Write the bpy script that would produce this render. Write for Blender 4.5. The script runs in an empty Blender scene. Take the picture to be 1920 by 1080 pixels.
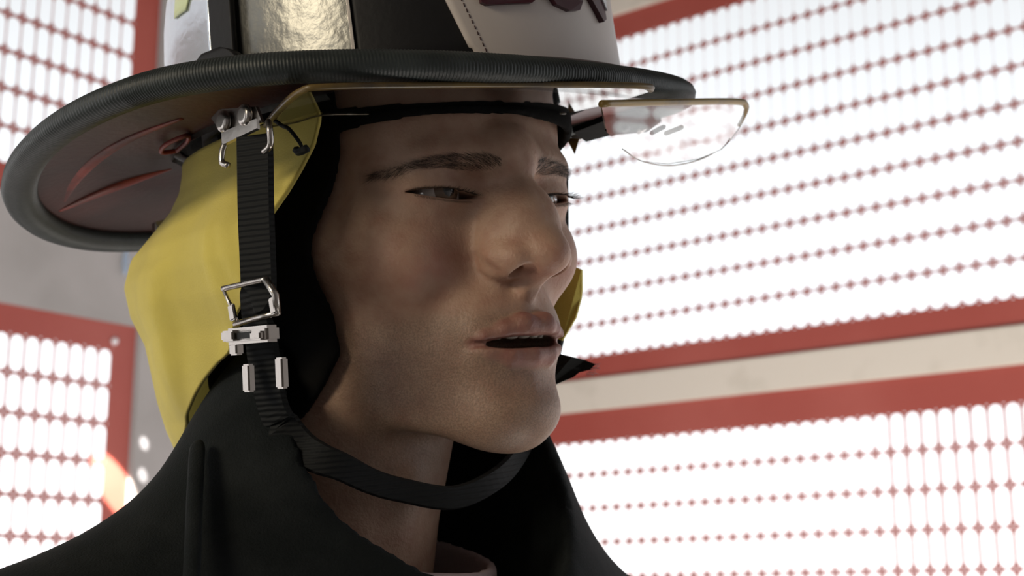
import bpy, bmesh, math, random
import numpy as np
from mathutils import Vector, Matrix
random.seed(7); rng = np.random.default_rng(7)
PI = math.pi
scn = bpy.context.scene
COL = scn.collection

# ------------------------------------------------------------------ camera
cam_data = bpy.data.cameras.new('camera'); cam = bpy.data.objects.new('camera', cam_data); COL.objects.link(cam)
CAMZ = 1.5
cam.location = (0, 0, CAMZ); cam.rotation_euler = (math.radians(90 + 12.883), 0, 0)
cam_data.lens = 50; cam_data.sensor_width = 36
cam_data.dof.use_dof = True; cam_data.dof.focus_distance = 0.60; cam_data.dof.aperture_fstop = 15
scn.camera = cam
scn.view_settings.view_transform = 'Standard'; scn.view_settings.look = 'None'
scn.view_settings.exposure = 0.0; scn.view_settings.gamma = 1; scn.view_settings.use_curve_mapping = False

# ------------------------------------------------------------------ sky and lights
world = bpy.data.worlds.new('world'); scn.world = world; world.use_nodes = True
nt = world.node_tree; nt.nodes.clear()
wo = nt.nodes.new('ShaderNodeOutputWorld'); bg = nt.nodes.new('ShaderNodeBackground')
bg.inputs[1].default_value = 1.0
tcw = nt.nodes.new('ShaderNodeTexCoord'); sep = nt.nodes.new('ShaderNodeSeparateXYZ'); rmp = nt.nodes.new('ShaderNodeValToRGB')
nt.links.new(tcw.outputs['Generated'], sep.inputs[0]); nt.links.new(sep.outputs['Z'], rmp.inputs[0]); nt.links.new(rmp.outputs[0], bg.inputs[0])
rmp.color_ramp.elements[0].position = 0.0; rmp.color_ramp.elements[0].color = (1.9, 1.9, 1.9, 1)
rmp.color_ramp.elements[1].position = 0.45; rmp.color_ramp.elements[1].color = (0.78, 0.80, 0.815, 1)
e = rmp.color_ramp.elements.new(0.22); e.color = (1.25, 1.3, 1.35, 1)
nt.links.new(bg.outputs[0], wo.inputs[0])

def area(name, loc, target, size, power, color):
    l = bpy.data.lights.new(name, 'AREA'); l.shape = 'RECTANGLE'; l.size, l.size_y = size; l.energy = power; l.color = color
    o = bpy.data.objects.new(name, l); COL.objects.link(o); o.location = loc
    o.rotation_euler = (Vector(target) - Vector(loc)).to_track_quat('-Z', 'Y').to_euler()
    return o
area('interior_lamp', (-1.38, -0.55, 2.14), (0, 0.65, 1.60), (0.6, 0.35), 15, (1.0, 0.86, 0.64))
area('wall_fill_right', (0.35, 1.3, 0.35), (1.6, 2.2, 2.1), (1.2, 0.3), 38, (1.0, 0.93, 0.85))  # added fill light, brightens the right wall from below
area('wall_fill_left', (-0.9, 1.5, 0.35), (-0.75, 3.2, 1.9), (1.0, 0.3), 20, (1.0, 0.95, 0.92))  # added fill light for the left wall, no real fixture
def beam(name, a, z, src, size, power, color):
    t = Vector((math.sin(math.radians(39.25)) * a - math.cos(math.radians(39.25)) * 2.69, math.cos(math.radians(39.25)) * a + math.sin(math.radians(39.25)) * 2.69, CAMZ + z))
    l = bpy.data.lights.new(name, 'SPOT'); l.energy = power; l.color = color; l.spot_size = math.radians(size); l.spot_blend = .5; l.shadow_soft_size = .003
    o = bpy.data.objects.new(name, l); COL.objects.link(o); o.location = src; o.rotation_euler = (t - Vector(src)).to_track_quat('-Z', 'Y').to_euler()
beam('sun_beam', 1.900, .275, (-1.0, 2.0, 2.9), 3.0, 2600, (1.0, .84, .70))
beam('sun_beam', 1.969, .366, (-0.4, 2.3, 2.7), 1.1, 260, (1.0, .97, .95))
beam('sun_beam', 1.9697, .2935, (-0.4, 2.3, 2.7), 1.1, 260, (1.0, .97, .95))

# ------------------------------------------------------------------ materials
def mat(name, color, rough=0.6, metal=0.0, spec=0.5, noise=None, bump=None, sss=0, coat=0, trans=0, alpha=1, ior=1.45, sheen=0):
    m = bpy.data.materials.new(name); m.use_nodes = True; n = m.node_tree.nodes; L = m.node_tree.links
    b = n['Principled BSDF']; b.inputs['Base Color'].default_value = (*color, 1); b.inputs['Roughness'].default_value = rough
    b.inputs['Metallic'].default_value = metal; b.inputs['Specular IOR Level'].default_value = spec; b.inputs['IOR'].default_value = ior
    if coat: b.inputs['Coat Weight'].default_value = coat; b.inputs['Coat Roughness'].default_value = 0.1
    if trans: b.inputs['Transmission Weight'].default_value = trans
    if sheen: b.inputs['Sheen Weight'].default_value = sheen
    if sss:
        b.inputs['Subsurface Weight'].default_value = sss; b.inputs['Subsurface Radius'].default_value = (1, .35, .2); b.inputs['Subsurface Scale'].default_value = 0.004
    tc = n.new('ShaderNodeTexCoord')
    if noise:      # (scale, color2, low, high)
        t = n.new('ShaderNodeTexNoise'); t.inputs['Scale'].default_value = noise[0]; t.inputs['Detail'].default_value = 5
        L.new(tc.outputs['Object'], t.inputs['Vector'])
        r = n.new('ShaderNodeMapRange'); r.inputs[1].default_value = noise[2]; r.inputs[2].default_value = noise[3]; L.new(t.outputs[0], r.inputs[0])
        mx = n.new('ShaderNodeMix'); mx.data_type = 'RGBA'; mx.inputs[6].default_value = (*color, 1); mx.inputs[7].default_value = (*noise[1], 1)
        L.new(r.outputs[0], mx.inputs[0]); L.new(mx.outputs[2], b.inputs['Base Color'])
    if bump:       # (scale, distance, strength)
        t = n.new('ShaderNodeTexNoise'); t.inputs['Scale'].default_value = bump[0]; t.inputs['Detail'].default_value = 4
        L.new(tc.outputs['Object'], t.inputs['Vector'])
        bp = n.new('ShaderNodeBump'); bp.inputs['Distance'].default_value = bump[1]; bp.inputs['Strength'].default_value = bump[2]
        L.new(t.outputs[0], bp.inputs['Height']); L.new(bp.outputs[0], b.inputs['Normal'])
    return m

M = {}
M['red_steel'] = mat('red_painted_steel', (0.37, 0.072, 0.055), 0.4, noise=(3, (0.42, 0.10, 0.08), .4, .7))
M['cream'] = mat('cream_painted_timber', (0.72, 0.67, 0.60), 0.6, noise=(7, (0.55, 0.51, 0.44), .55, .8), bump=(40, .002, .3))
M['grey_wall'] = mat('grey_plaster', (0.42, 0.40, 0.40), 0.8, noise=(5, (0.35, 0.335, 0.33), .4, .7))
M['floor'] = mat('concrete', (0.40, 0.385, 0.36), 0.7, noise=(6, (0.32, 0.31, 0.29), .4, .7))
M['ceiling'] = mat('dark_ceiling', (0.12, 0.11, 0.10), 0.8)
M['black_cloth'] = mat('black_cloth', (0.012, 0.013, 0.014), 0.9, spec=.2, bump=(900, .0004, .5))
M['hood'] = mat('black_knit', (0.006, 0.006, 0.006), 0.95, spec=.1, bump=(1200, .0004, .5))

# ------------------------------------------------------------------ helpers
def tag(o, label=None, cat=None, group=None, kind=None):
    if label: o['label'] = label
    if cat: o['category'] = cat
    if group: o['group'] = group
    if kind: o['kind'] = kind
    return o
def empty(name, loc=(0, 0, 0)):
    o = bpy.data.objects.new(name, None); COL.objects.link(o); o.location = loc; o.empty_display_size = .05; return o
def link(name, me, m=None, parent=None, smooth=True):
    o = bpy.data.objects.new(name, me); COL.objects.link(o)
    if m:
        for mm in (m if isinstance(m, (list, tuple)) else [m]): me.materials.append(mm)
    if smooth: me.polygons.foreach_set('use_smooth', [True] * len(me.polygons))
    if parent: o.parent = parent
    return o
def mesh(name, V, F, m=None, parent=None, smooth=True):
    me = bpy.data.meshes.new(name); me.from_pydata([tuple(map(float, v)) for v in V], [], [tuple(map(int, f)) for f in F]); me.update()
    return link(name, me, m, parent, smooth)
def mesh_np(name, V, F, m=None, parent=None):
    me = bpy.data.meshes.new(name); me.vertices.add(len(V)); me.vertices.foreach_set('co', V.astype(np.float32).ravel())
    me.loops.add(F.size); me.loops.foreach_set('vertex_index', F.astype(np.int32).ravel())
    me.polygons.add(len(F)); k = F.shape[1]; me.polygons.foreach_set('loop_start', np.arange(len(F), dtype=np.int32) * k); me.polygons.foreach_set('loop_total', np.full(len(F), k, dtype=np.int32))
    me.update(calc_edges=True); me.validate()
    return link(name, me, m, parent)
def box_obj(name, lo, hi, m, parent=None, matrix=None, bevel=0.0):
    bm = bmesh.new(); bmesh.ops.create_cube(bm, size=1)
    for v in bm.verts: v.co = Vector([lo[i] + (v.co[i] + .5) * (hi[i] - lo[i]) for i in range(3)])
    if bevel: bmesh.ops.bevel(bm, geom=bm.edges[:], offset=bevel, segments=2, affect='EDGES')
    me = bpy.data.meshes.new(name); bm.to_mesh(me); bm.free(); o = link(name, me, m, parent, False)
    if matrix: o.matrix_world = matrix
    return o

# --- signed distance tools (all in metres or millimetres as the caller likes)
def smin(a, b, k):
    h = np.clip(.5 + .5 * (b - a) / k, 0, 1); return b + (a - b) * h - k * h * (1 - h)
def smax(a, b, k): return -smin(-a, -b, k)
def ell(P, c, r):
    q = [(P[i] - c[i]) for i in range(3)]
    k0 = np.sqrt(sum((q[i] / r[i]) ** 2 for i in range(3))); k1 = np.sqrt(sum((q[i] / r[i] ** 2) ** 2 for i in range(3)))
    return k0 * (k0 - 1) / np.maximum(k1, 1e-6)
def cap(P, a, b, ra, rb=None):
    if rb is None: rb = ra
    ab = [b[i] - a[i] for i in range(3)]; L2 = sum(x * x for x in ab) + 1e-9
    t = np.clip(sum((P[i] - a[i]) * ab[i] for i in range(3)) / L2, 0, 1)
    return np.sqrt(sum((P[i] - a[i] - t * ab[i]) ** 2 for i in range(3))) - (ra + (rb - ra) * t)
def chain(P, pts, k=2.0):
    d = None
    for (a, b) in zip(pts[:-1], pts[1:]):
        c = cap(P, a[:3], b[:3], a[3], b[3]); d = c if d is None else smin(d, c, k)
    return d
def axis(segs):
    """nonuniform axis from (start, [(end, step), ...])"""
    out = [segs[0]]
    for e, s in segs[1]:
        n = max(1, int(round((e - out[-1]) / s))); out += list(np.linspace(out[-1], e, n + 1)[1:])
    return np.array(out, dtype=np.float32)
def surface_nets(D, xs, ys, zs):
    S = D < 0
    nx, ny, nz = D.shape
    c = np.zeros((nx - 1, ny - 1, nz - 1), np.uint8)
    for i in (0, 1):
        for j in (0, 1):
            for k in (0, 1): c += S[i:nx - 1 + i, j:ny - 1 + j, k:nz - 1 + k]
    act = (c > 0) & (c < 8); I, J, K = np.nonzero(act)
    idx = np.full(act.shape, -1, np.int32); idx[I, J, K] = np.arange(len(I))
    acc = np.zeros((len(I), 3)); cnt = np.zeros(len(I))
    A = (xs, ys, zs)
    corners = [(i, j, k) for i in (0, 1) for j in (0, 1) for k in (0, 1)]
    for a in corners:
        for ax in range(3):
            if a[ax] == 1: continue
            b = list(a); b[ax] = 1
            da = D[I + a[0], J + a[1], K + a[2]]; db = D[I + b[0], J + b[1], K + b[2]]
            m = (da < 0) != (db < 0)
            t = np.where(m, da / np.where(m, da - db, 1), 0)
            pa = np.stack([xs[I + a[0]], ys[J + a[1]], zs[K + a[2]]], 1).astype(float); pb = np.stack([xs[I + b[0]], ys[J + b[1]], zs[K + b[2]]], 1)
            p = pa + (pb - pa) * t[:, None]
            acc[m] += p[m]; cnt[m] += 1
    V = acc / cnt[:, None]
    F = []
    for ax in range(3):
        sl0 = [slice(1, -1)] * 3; sl1 = [slice(1, -1)] * 3; sl0[ax] = slice(0, -1); sl1[ax] = slice(1, None)
        a, b = S[tuple(sl0)], S[tuple(sl1)]
        for flip, mk in ((False, a & ~b), (True, ~a & b)):
            p = list(np.nonzero(mk))
            u, v = [q for q in range(3) if q != ax]
            base = [0, 0, 0]; base[ax] = p[ax]; base[u] = p[u] + 1; base[v] = p[v] + 1
            def ci(du, dv):
                q = list(base); q[u] = q[u] - du; q[v] = q[v] - dv
                return idx[q[0], q[1], q[2]]
            q4 = np.stack([ci(1, 1), ci(0, 1), ci(0, 0), ci(1, 0)], 1)
            if flip ^ (ax == 1): q4 = q4[:, ::-1]
            F.append(q4)
    return V, np.concatenate(F)
def grid(xs, ys, zs): return np.meshgrid(xs.astype(np.float32), ys.astype(np.float32), zs.astype(np.float32), indexing='ij', sparse=True)
#@@ROOM
# ------------------------------------------------------------------ the room: two perforated screen walls meeting in a corner
aR, aL = math.radians(50.75), math.radians(39.25)
DR, DL = 2.92, 2.69
dR, nR = Vector((-math.sin(aR), math.cos(aR), 0)), Vector((math.cos(aR), math.sin(aR), 0))
dL = nR.copy(); nL = dR.copy()
def wall_matrix(side, outward=0.0):
    """local x = along the wall, local y = outward, local z = height above the floor"""
    d, n, D = (dR, nR, DR) if side == 'R' else (dL, nL, DL)
    m = Matrix.Identity(4)
    for i in range(3): m[i][0] = d[i]; m[i][1] = n[i]; m[i][2] = (0, 0, 1)[i]; m[i][3] = n[i] * (D + outward)
    return m
def pill_panel(x0, x1, z0, z1, hx0, nc, hz0, nr, gapf, px=.0365, pz=.0848, th=.0012, seg=5, vf=.962):
    """sheet with nc x nr pill holes; hx0, hz0 = lower left corner of the hole field; gapf(column) gives the hole width"""
    V = []; F = []
    vid = {}
    def v(x, y, z):
        k = (round(x, 5), round(y, 4), round(z, 5))
        if k not in vid: vid[k] = len(V); V.append((x, y, z))
        return vid[k]
    for c in range(nc):
        w = gapf(c) / 2; 
        for r in range(nr):
            cx, cz = hx0 + (c + .5) * px, hz0 + (r + .5) * pz
            hh = pz * vf / 2 - w
            P = []; Q = []
            for k in range(seg * 2 + 1):
                a = PI * k / (seg * 2); P.append((cx + w * math.cos(a), cz + hh + w * math.sin(a))); 
                fx = px / 2; fz = pz / 2
                t = math.tan(a) if abs(math.cos(a)) > 1e-6 else 1e9
                # matching point on the cell border
                if k <= seg * 2 * .25 or k >= seg * 2 * .75:
                    s = 1 if k <= seg else -1; f = (k if s > 0 else seg * 2 - k) / (seg * 2 * .25)
                    Q.append((cx + s * fx, cz + hh + (fz - hh) * min(1, f)))
                else: Q.append((cx + fx * math.cos(a) / math.cos(PI / 4) if abs(math.cos(a)) < math.cos(PI / 4) else cx + fx, cz + fz))
            P2 = [(2 * cx - x, 2 * cz - z) for x, z in P]; Q2 = [(2 * cx - x, 2 * cz - z) for x, z in Q]
            P += P2; Q += Q2; n = len(P)
            for k in range(n):
                j = (k + 1) % n
                a, b, d_, e = P[k], P[j], Q[j], Q[k]
                f0 = [v(a[0], 0, a[1]), v(e[0], 0, e[1]), v(d_[0], 0, d_[1]), v(b[0], 0, b[1])]
                f1 = [v(a[0], th, a[1]), v(b[0], th, b[1]), v(d_[0], th, d_[1]), v(e[0], th, e[1])]
                for f in (f0, f1):
                    g = []; [g.append(i) for i in f if i not in g]
                    if len(g) > 2: F.append(g)
                F.append([v(a[0], 0, a[1]), v(b[0], 0, b[1]), v(b[0], th, b[1]), v(a[0], th, a[1])])
    hx1, hz1 = hx0 + nc * px, hz0 + nr * pz
    def bar(a, b, c, d_, t0=0, t1=None):
        t1 = th if t1 is None else t1
        i = len(V); V.extend([(a, t0, c), (b, t0, c), (b, t0, d_), (a, t0, d_), (a, t1, c), (b, t1, c), (b, t1, d_), (a, t1, d_)])
        for q in ((0, 1, 2, 3), (5, 4, 7, 6), (4, 5, 1, 0), (3, 2, 6, 7), (4, 0, 3, 7), (1, 5, 6, 2)): F.append([i + z for z in q])
    bar(x0, x1, z0, hz0); bar(x0, x1, hz1, z1); bar(x0, hx0, hz0, hz1); bar(hx1, x1, hz0, hz1)
    return V, F
Z0 = CAMZ
px, pz = .0365, .0848
def rooms():
    # right wall
    mR = wall_matrix('R'); mL = wall_matrix('L')
    nc = 84; hx1 = 2.0151 + px * 15; hx0 = hx1 - nc * px
    lab = 'perforated red steel screen '
    def panel(name, side, args, label, gapf, n):
        V, F = pill_panel(*args, gapf=gapf, vf=.925 if side == 'L' else .962)
        o = mesh(name, V, F, M['red_steel'], smooth=False); o.matrix_world = mR if side == 'R' else mL
        tag(o, kind='structure'); return o
    wide = lambda c: px * .993
    mid = lambda c: px * .87
    upl = lambda c: px * .925
    panel('window_1', 'R', (hx0 - .06, hx1 + .06, Z0 + .585, Z0 + 1.5564, hx0, nc, Z0 + .642, 10), '', wide, 1)
    k = 1.363
    panel('window_2', 'R', (hx0 - .06, hx1 + .06, Z0 + .4268 - 10 * pz - .06, Z0 + .5026, hx0, nc, Z0 + .4268 - 10 * pz, 10), '', lambda c: px * (.985 if hx0 + (c + .5) * px > 1.363 else .85), 2)
    # left wall
    lx1 = 1.8711; nl = 74; lx0 = lx1 - nl * px
    panel('window_3', 'L', (lx0 - .06, 1.932, Z0 + .5800 - 10 * pz - .06, Z0 + .6385, lx0, nl, Z0 + .5800 - 10 * pz, 10), '', mid, 3)
    lx1b = 1.8584 + .018 
    panel('window_4', 'L', (lx1b - nl * px - .06, 1.945, Z0 + .882, Z0 + 1.85, lx1b - nl * px, nl, Z0 + .941, 10), '', upl, 4)
    H = 3.55
    def wbox(name, side, x0, x1, z0, z1, y0, y1, m):
        o = box_obj(name, (x0, y0, z0), (x1, y1, z1), m, matrix=(mR if side == 'R' else mL), bevel=.003); tag(o, kind='structure'); return o
    RX0 = hx0 - .06; LX0 = lx0 - .06
    wbox('trim_1', 'R', RX0 - .3, DL, Z0 + .5026, Z0 + .585, -.012, .06, M['cream'])
    wbox('trim_2', 'R', RX0 - .3, DL, Z0 + 1.5564, Z0 + 1.66, -.012, .06, M['cream'])
    wbox('trim_3', 'R', hx1 + .06, DL, Z0 + .4268 - 10 * pz - .06, Z0 + .5026, 0, .05, M['grey_wall'])
    wbox('trim_4', 'R', hx1 + .06, DL, Z0 + .585, Z0 + 1.5564, 0, .05, M['grey_wall'])
    wbox('wall_right', 'R', RX0 - .3, DL, 0, Z0 + .4268 - 10 * pz - .06, 0, .08, M['grey_wall'])
    wbox('wall_right_upper', 'R', RX0 - .3, DL, Z0 + 1.66, H, 0, .08, M['grey_wall']).name = 'wall_right_top'
    wbox('trim_5', 'L', LX0 - .3, 1.945, Z0 + .6385, Z0 + .882, -.01, .06, M['grey_wall'])
    wbox('trim_6', 'L', 1.9335, DR, Z0 + .5800 - 10 * pz - .06, Z0 + .6385, -.01, .06, M['grey_wall'])
    wbox('trim_7', 'L', 1.9465, DR, Z0 + .6385, Z0 + 1.85, -.01, .06, M['grey_wall'])
    wbox('wall_left', 'L', LX0 - .3, DR, 0, Z0 + .58 - 10 * pz - .06, 0, .08, M['grey_wall'])
    wbox('wall_left_top', 'L', LX0 - .3, DR, Z0 + 1.85, H, 0, .08, M['grey_wall'])
    # floor and ceiling follow the corner
    mF = Matrix.Identity(4)
    for i in range(3): mF[i][0] = dR[i]; mF[i][1] = nR[i]
    a, b = -2.6, -2.2
    f = box_obj('floor', (a, b, -.1), (DL + .1, DR + .1, 0), M['floor'], matrix=mF); tag(f, kind='structure')
    c = box_obj('ceiling', (a, b, H), (DL + .1, DR + .1, H + .1), M['ceiling'], matrix=mF); tag(c, kind='structure')
    w = box_obj('wall_back', (a - .1, b, 0), (a, DR + .1, H), M['grey_wall'], matrix=mF); tag(w, kind='structure')
    # the side behind the camera is a wide open bay door
    for nm, x0, x1, z0, z1 in (('wall_near', a, .5, 0, H), ('wall_near_end', 1.0, DL + .1, 0, H), ('wall_near_top', .5, 1.0, 2.0, H)):
        w = box_obj(nm, (x0, b - .1, z0), (x1, b, z1), M['grey_wall'], matrix=mF); tag(w, kind='structure')
rooms()
#@@HEAD
# ------------------------------------------------------------------ the fire fighter: head frame (x = his right, y = forward, z = up, origin between the eyes)
def rotm(yaw, pit, rol):
    cz, sz = math.cos(yaw), math.sin(yaw); cx, sx = math.cos(pit), math.sin(pit); cy, sy = math.cos(rol), math.sin(rol)
    return np.array([[cz, -sz, 0], [sz, cz, 0], [0, 0, 1]]) @ np.array([[1, 0, 0], [0, cx, -sx], [0, sx, cx]]) @ np.array([[cy, 0, sy], [0, 1, 0], [-sy, 0, cy]])
RH = rotm(*np.radians([-137.96, -3.74, 8.95])); OH = np.array([-.00435, .62826, .19043 + CAMZ])
def mat4(R, O):
    m = Matrix.Identity(4)
    for i in range(3):
        for j in range(3): m[i][j] = R[i, j]
        m[i][3] = O[i]
    return m
HEAD = mat4(RH, OH)
# body frame: same yaw, upright
BYAW = math.radians(-137)
RB = rotm(BYAW, 0, 0); OB = np.array([-.072, .688, 0.0])
def head_to_body(P):      # head mm -> body mm
    A = RB.T @ RH; o = RB.T @ (OH - OB)
    return [sum(A[i, j] * P[j] for j in range(3)) + np.float32(o[i] * 1000) for i in range(3)]

ROWS = np.array([ # z, half width, front y, exponent
    [-135, 36, -14, 1.8], [-120, 44, -6, 1.75], [-105, 50, 3, 1.7], [-90, 55, 4, 1.75], [-72, 60, 3, 1.85], [-50, 63, 0, 1.95], [-35, 66, -1, 2.05],
    [-20, 70, 0, 2.2], [0, 70, 1, 2.3], [15, 69, 4, 2.35], [30, 70, 6, 2.3], [50, 73, 5, 2.2], [75, 74, -5, 2.1], [95, 66, -22, 2.0], [115, 45, -50, 2.0], [125, 20, -75, 2.0]], float)
def NOSTRIL(Q): return np.minimum(ell(Q, (10.6, 20.8, -41.0), (5.0, 8.2, 3.9)), cap(Q, (10, 18, -41), (8, 13, -34), 3.0, 2))
def lips(Q):
    up = chain(Q, [(0, 14.2, -65.2, 5.4), (6, 14.2, -63.8, 5.4), (14, 10.4, -65.6, 4.1), (22, 5.6, -68.0, 3.0), (28.5, .4, -70.6, 1.2)], 2)
    lo = chain(Q, [(0, 11.6, -77.6, 5.2), (11, 9.2, -77.0, 4.8), (20, 5.0, -74.6, 3.0), (27, .4, -72.4, 1.0)], 2)
    return up, lo
def head_sdf(P):
    X, Y, Z = P; AX = np.abs(X); Q = [AX, Y, Z]
    z = np.asarray(Z, float)
    zz = np.arange(-150., 140., 1.)
    def col(k):
        t = np.interp(zz, ROWS[:, 0], ROWS[:, k]); g = np.exp(-(np.arange(-15, 16) / 6.) ** 2); g /= g.sum()
        t = np.convolve(np.pad(t, 15, mode='edge'), g, 'valid'); return np.interp(z, zz, t).astype(np.float32)
    W, YF, N = col(1), col(2), col(3)
    yc = -70.; B = np.interp(z, [-135, -60, 0, 60, 110, 125], [50, 62, 100, 108, 80, 30]).astype(np.float32)
    dy = Y - yc; dep = np.where(dy > 0, YF - yc, B); n = np.where(dy > 0, N, 2.1)
    g = ((AX / W) ** n + (np.abs(dy) / dep) ** n) ** (1 / n)
    d = (g - 1) * np.sqrt(AX ** 2 + dy ** 2) / np.maximum(g, .05) * .9
    # underside of the jaw
    d = smax(d, -(Z + 119 - (-(Y - 6)) * .24), 9)
    d = smax(d, Z - 122, 20)
    # brow, glabella, cheekbone
    d = smin(d, cap(Q, (6, 4, 12), (40, -6, 12), 8.5, 6), 12)
    d = smin(d, ell(Q, (0, 3, 14), (13, 11, 13)), 9)
    d = smin(d, cap(Q, (44, -20, -30), (60, -48, -22), 13, 9), 22)
    d = smax(d, -ell(Q, (31, 8, -3), (19, 13, 11.5)), 9)
    # nose
    d = smin(d, cap(Q, (0, 9.5, 3), (0, 24.5, -28), 6.6, 7.4), 7)
    d = smin(d, cap(Q, (8, 1, -8), (14, 8, -33), 6.5, 8), 9)
    d = smin(d, ell(Q, (4, 13.5, -22), (12.5, 14, 20)), 8)
    d = smin(d, ell(Q, (0, 26.8, -33.8), (9.8, 10.4, 8.8)), 7)
    d = smin(d, ell(Q, (13.2, 15.5, -34.5), (7.4, 10.5, 7.8)), 5)
    d = smin(d, cap(Q, (0, 26, -38.5), (0, 14, -45.5), 3.8, 4.6), 3)
    d = smax(d, -ell(Q, (15, 5, -44), (30, 30, 1)), 2) if False else d
    # mouth block, chin
    d = smin(d, ell(Q, (0, -6, -67), (31, 19, 25)), 12)
    d = smin(d, ell(Q, (0, -3, -103.5), (22, 16.5, 13.5)), 20)
    d = smax(d, -cap(Q, (0, 21.5, -91), (16, 15, -90), 5.5, 4), 7)
    # nostrils
    d = smax(d, -NOSTRIL(Q), 1.2)
    d = smax(d, -cap(Q, (21, 14, -41), (23.5, 2, -33), 1.5, 1.5), 5)
    # lips
    up, lo = lips(Q)
    d = smax(d, -cap(Q, (0, 19.5, -51), (0, 20.5, -57), 3, 2.5), 4)
    d = smin(d, up, 2.4); d = smin(d, lo, 3.0)
    gap = chain(Q, [(0, 18, -71.2, 3.4), (13, 13, -71.2, 2.9), (22, 7.5, -71.1, 1.9), (28, 2.0, -71.3, 1.3), (33, -3, -72.2, 1.0)], 1)
    d = smax(d, -gap, 1.2)
    d = smax(d, -ell(Q, (0, 0, -71.4), (22, 17, 4.2)), 1.2)
    # folds
    d = smax(d, -chain(Q, [(24, 9, -42, 1.2), (32, 4, -55, 2.4), (36, -2, -66, 2.4)], 1), 6)
    d = smax(d, -ell(Q, (34.5, 2, -72.5), (5, 6, 7)), 6)
    d = smax(d, -cap(Q, (31.5, 5, -70.5), (37, -1, -75.5), 2.6, 2.2), 3.5)
    d = smax(d, -chain(Q, [(24, 1, -14.5, .8), (33, 2.4, -15.0, 1.4), (46, -6, -11, 1)], 1), 4)
    # lids over the eyeball
    lid = ell(Q, (31, -13.2, -2), (15.2, 13.6, 13.2))
    lid = smin(lid, ell(Q, (38, -17, -2), (14.5, 13.6, 11)), 6)
    lid = smax(lid, -chain(Q, [(17, 2.5, 1.5, .5), (28, 3, 5.0, .9), (40, -1, 5.2, .9), (52, -10, .5, .5)], 1), 2)
    lid = smin(lid, cap(Q, (43, -11, -1), (15, -4, -4), 3, 3.5), 8)
    d = smin(d, lid, 6)
    return d
def eye_curves(AX):
    t = np.clip((AX - 32.5) / 17.5, -1, 1)
    mid = -3.0 + 1.2 * t; return mid + 2.2 * (1 - t ** 2) ** .75, mid - 2.4 * (1 - t ** 2) ** .8
def eye_open(P):
    X, Y, Z = P; AX = np.abs(X); upz, loz = eye_curves(AX)
    return np.maximum(np.maximum(Z - upz, loz - Z), np.maximum(np.abs(AX - 32.5) - 17.4, -15 - Y))
def neck_sdf(P):
    B = head_to_body(P)     # body mm
    A = [np.abs(B[0] + 4), B[1], B[2]]
    n = cap(B, (4, -36, 1480), (-6, -8, 1620), 51, 50)
    n = smin(n, cap(A, (14, 4, 1475), (52, -32, 1610), 9, 11), 16)
    n = smin(n, cap(B, (-4, 18, 1538), (-6, 26, 1558), 8, 7), 10)
    n = smin(n, cap(A, (0, -20, 1400), (150, -20, 1405), 70, 50), 40)
    n = smin(n, ell(B, (-15, -10, 1220), (160, 110, 260)), 40)
    return n
xs = axis((-190., [(-90, 6), (-56, 2), (56, .95), (90, 2), (190, 6)]))
ys = axis((-200., [(-60, 3.2), (-22, 1.8), (42, .9)])); ys = np.concatenate([ys, axis((42., [(130, 5)]))[1:]]).astype(np.float32)
zs = axis((-560., [(-190, 7), (-126, 2.5), (34, .9), (60, 2), (130, 4)]))
P = grid(xs, ys, zs)
D = head_sdf(P)
D = smin(D, neck_sdf(P), 12)
D = smax(D, -eye_open(P), 1.0)
Vh, Fh = surface_nets(D, xs, ys, zs)
del D
Ph = [Vh[:, 0], Vh[:, 1], Vh[:, 2]]; Qh = [np.abs(Vh[:, 0]), Vh[:, 1], Vh[:, 2]]
up_, lo_ = lips(Qh)
uB = np.clip((Qh[0] - 10) / 50, 0, 1); browm = np.exp(-((Qh[2] - (8.4 + 2.2 * np.sin(PI * np.minimum(1, uB * .85 + .1)) - uB)) / (4.2 * (1 - .5 * uB))) ** 2) * np.clip((Qh[0] - 8) / 5, 0, 1) * np.clip((64 - Qh[0]) / 8, 0, 1) * (Vh[:, 1] > -30)
lipm = np.clip(.9 - np.minimum(up_, lo_) / 1.3, 0, 1) * np.clip((Vh[:, 1] + 6) / 4, 0, 1) * np.clip((30.5 - Qh[0]) / 5, 0, 1)
sst = lambda a, b, x: (lambda t: t * t * (3 - 2 * t))(np.clip((x - a) / (b - a), 0, 1))
stub = sst(-52, -62, Vh[:, 2]) * sst(-160, -125, Vh[:, 2]) * sst(-75, -40, Vh[:, 1]) * (1 - lipm)
blush = np.exp(-(((Qh[0] - 42) / 17) ** 2 + ((Qh[2] + 34) / 15) ** 2)) + .7 * np.exp(-(Qh[0] / 14) ** 2 - ((Qh[2] + 38) / 12) ** 2) + .6 * np.exp(-(Qh[0] / 22) ** 2 - ((Qh[2] + 88) / 9) ** 2)
bodyroot = empty('person', (OB[0], OB[1], 0))
tag(bodyroot, 'man in a black turnout coat looking to the right under a fire helmet', 'person')
PM = bodyroot.matrix_world
M['skin'] = mat('skin', (0.44, 0.285, 0.205), 0.52, sss=.10, noise=(110, (0.35, 0.19, 0.135), .40, .80), bump=(650, .0006, .6))
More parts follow.
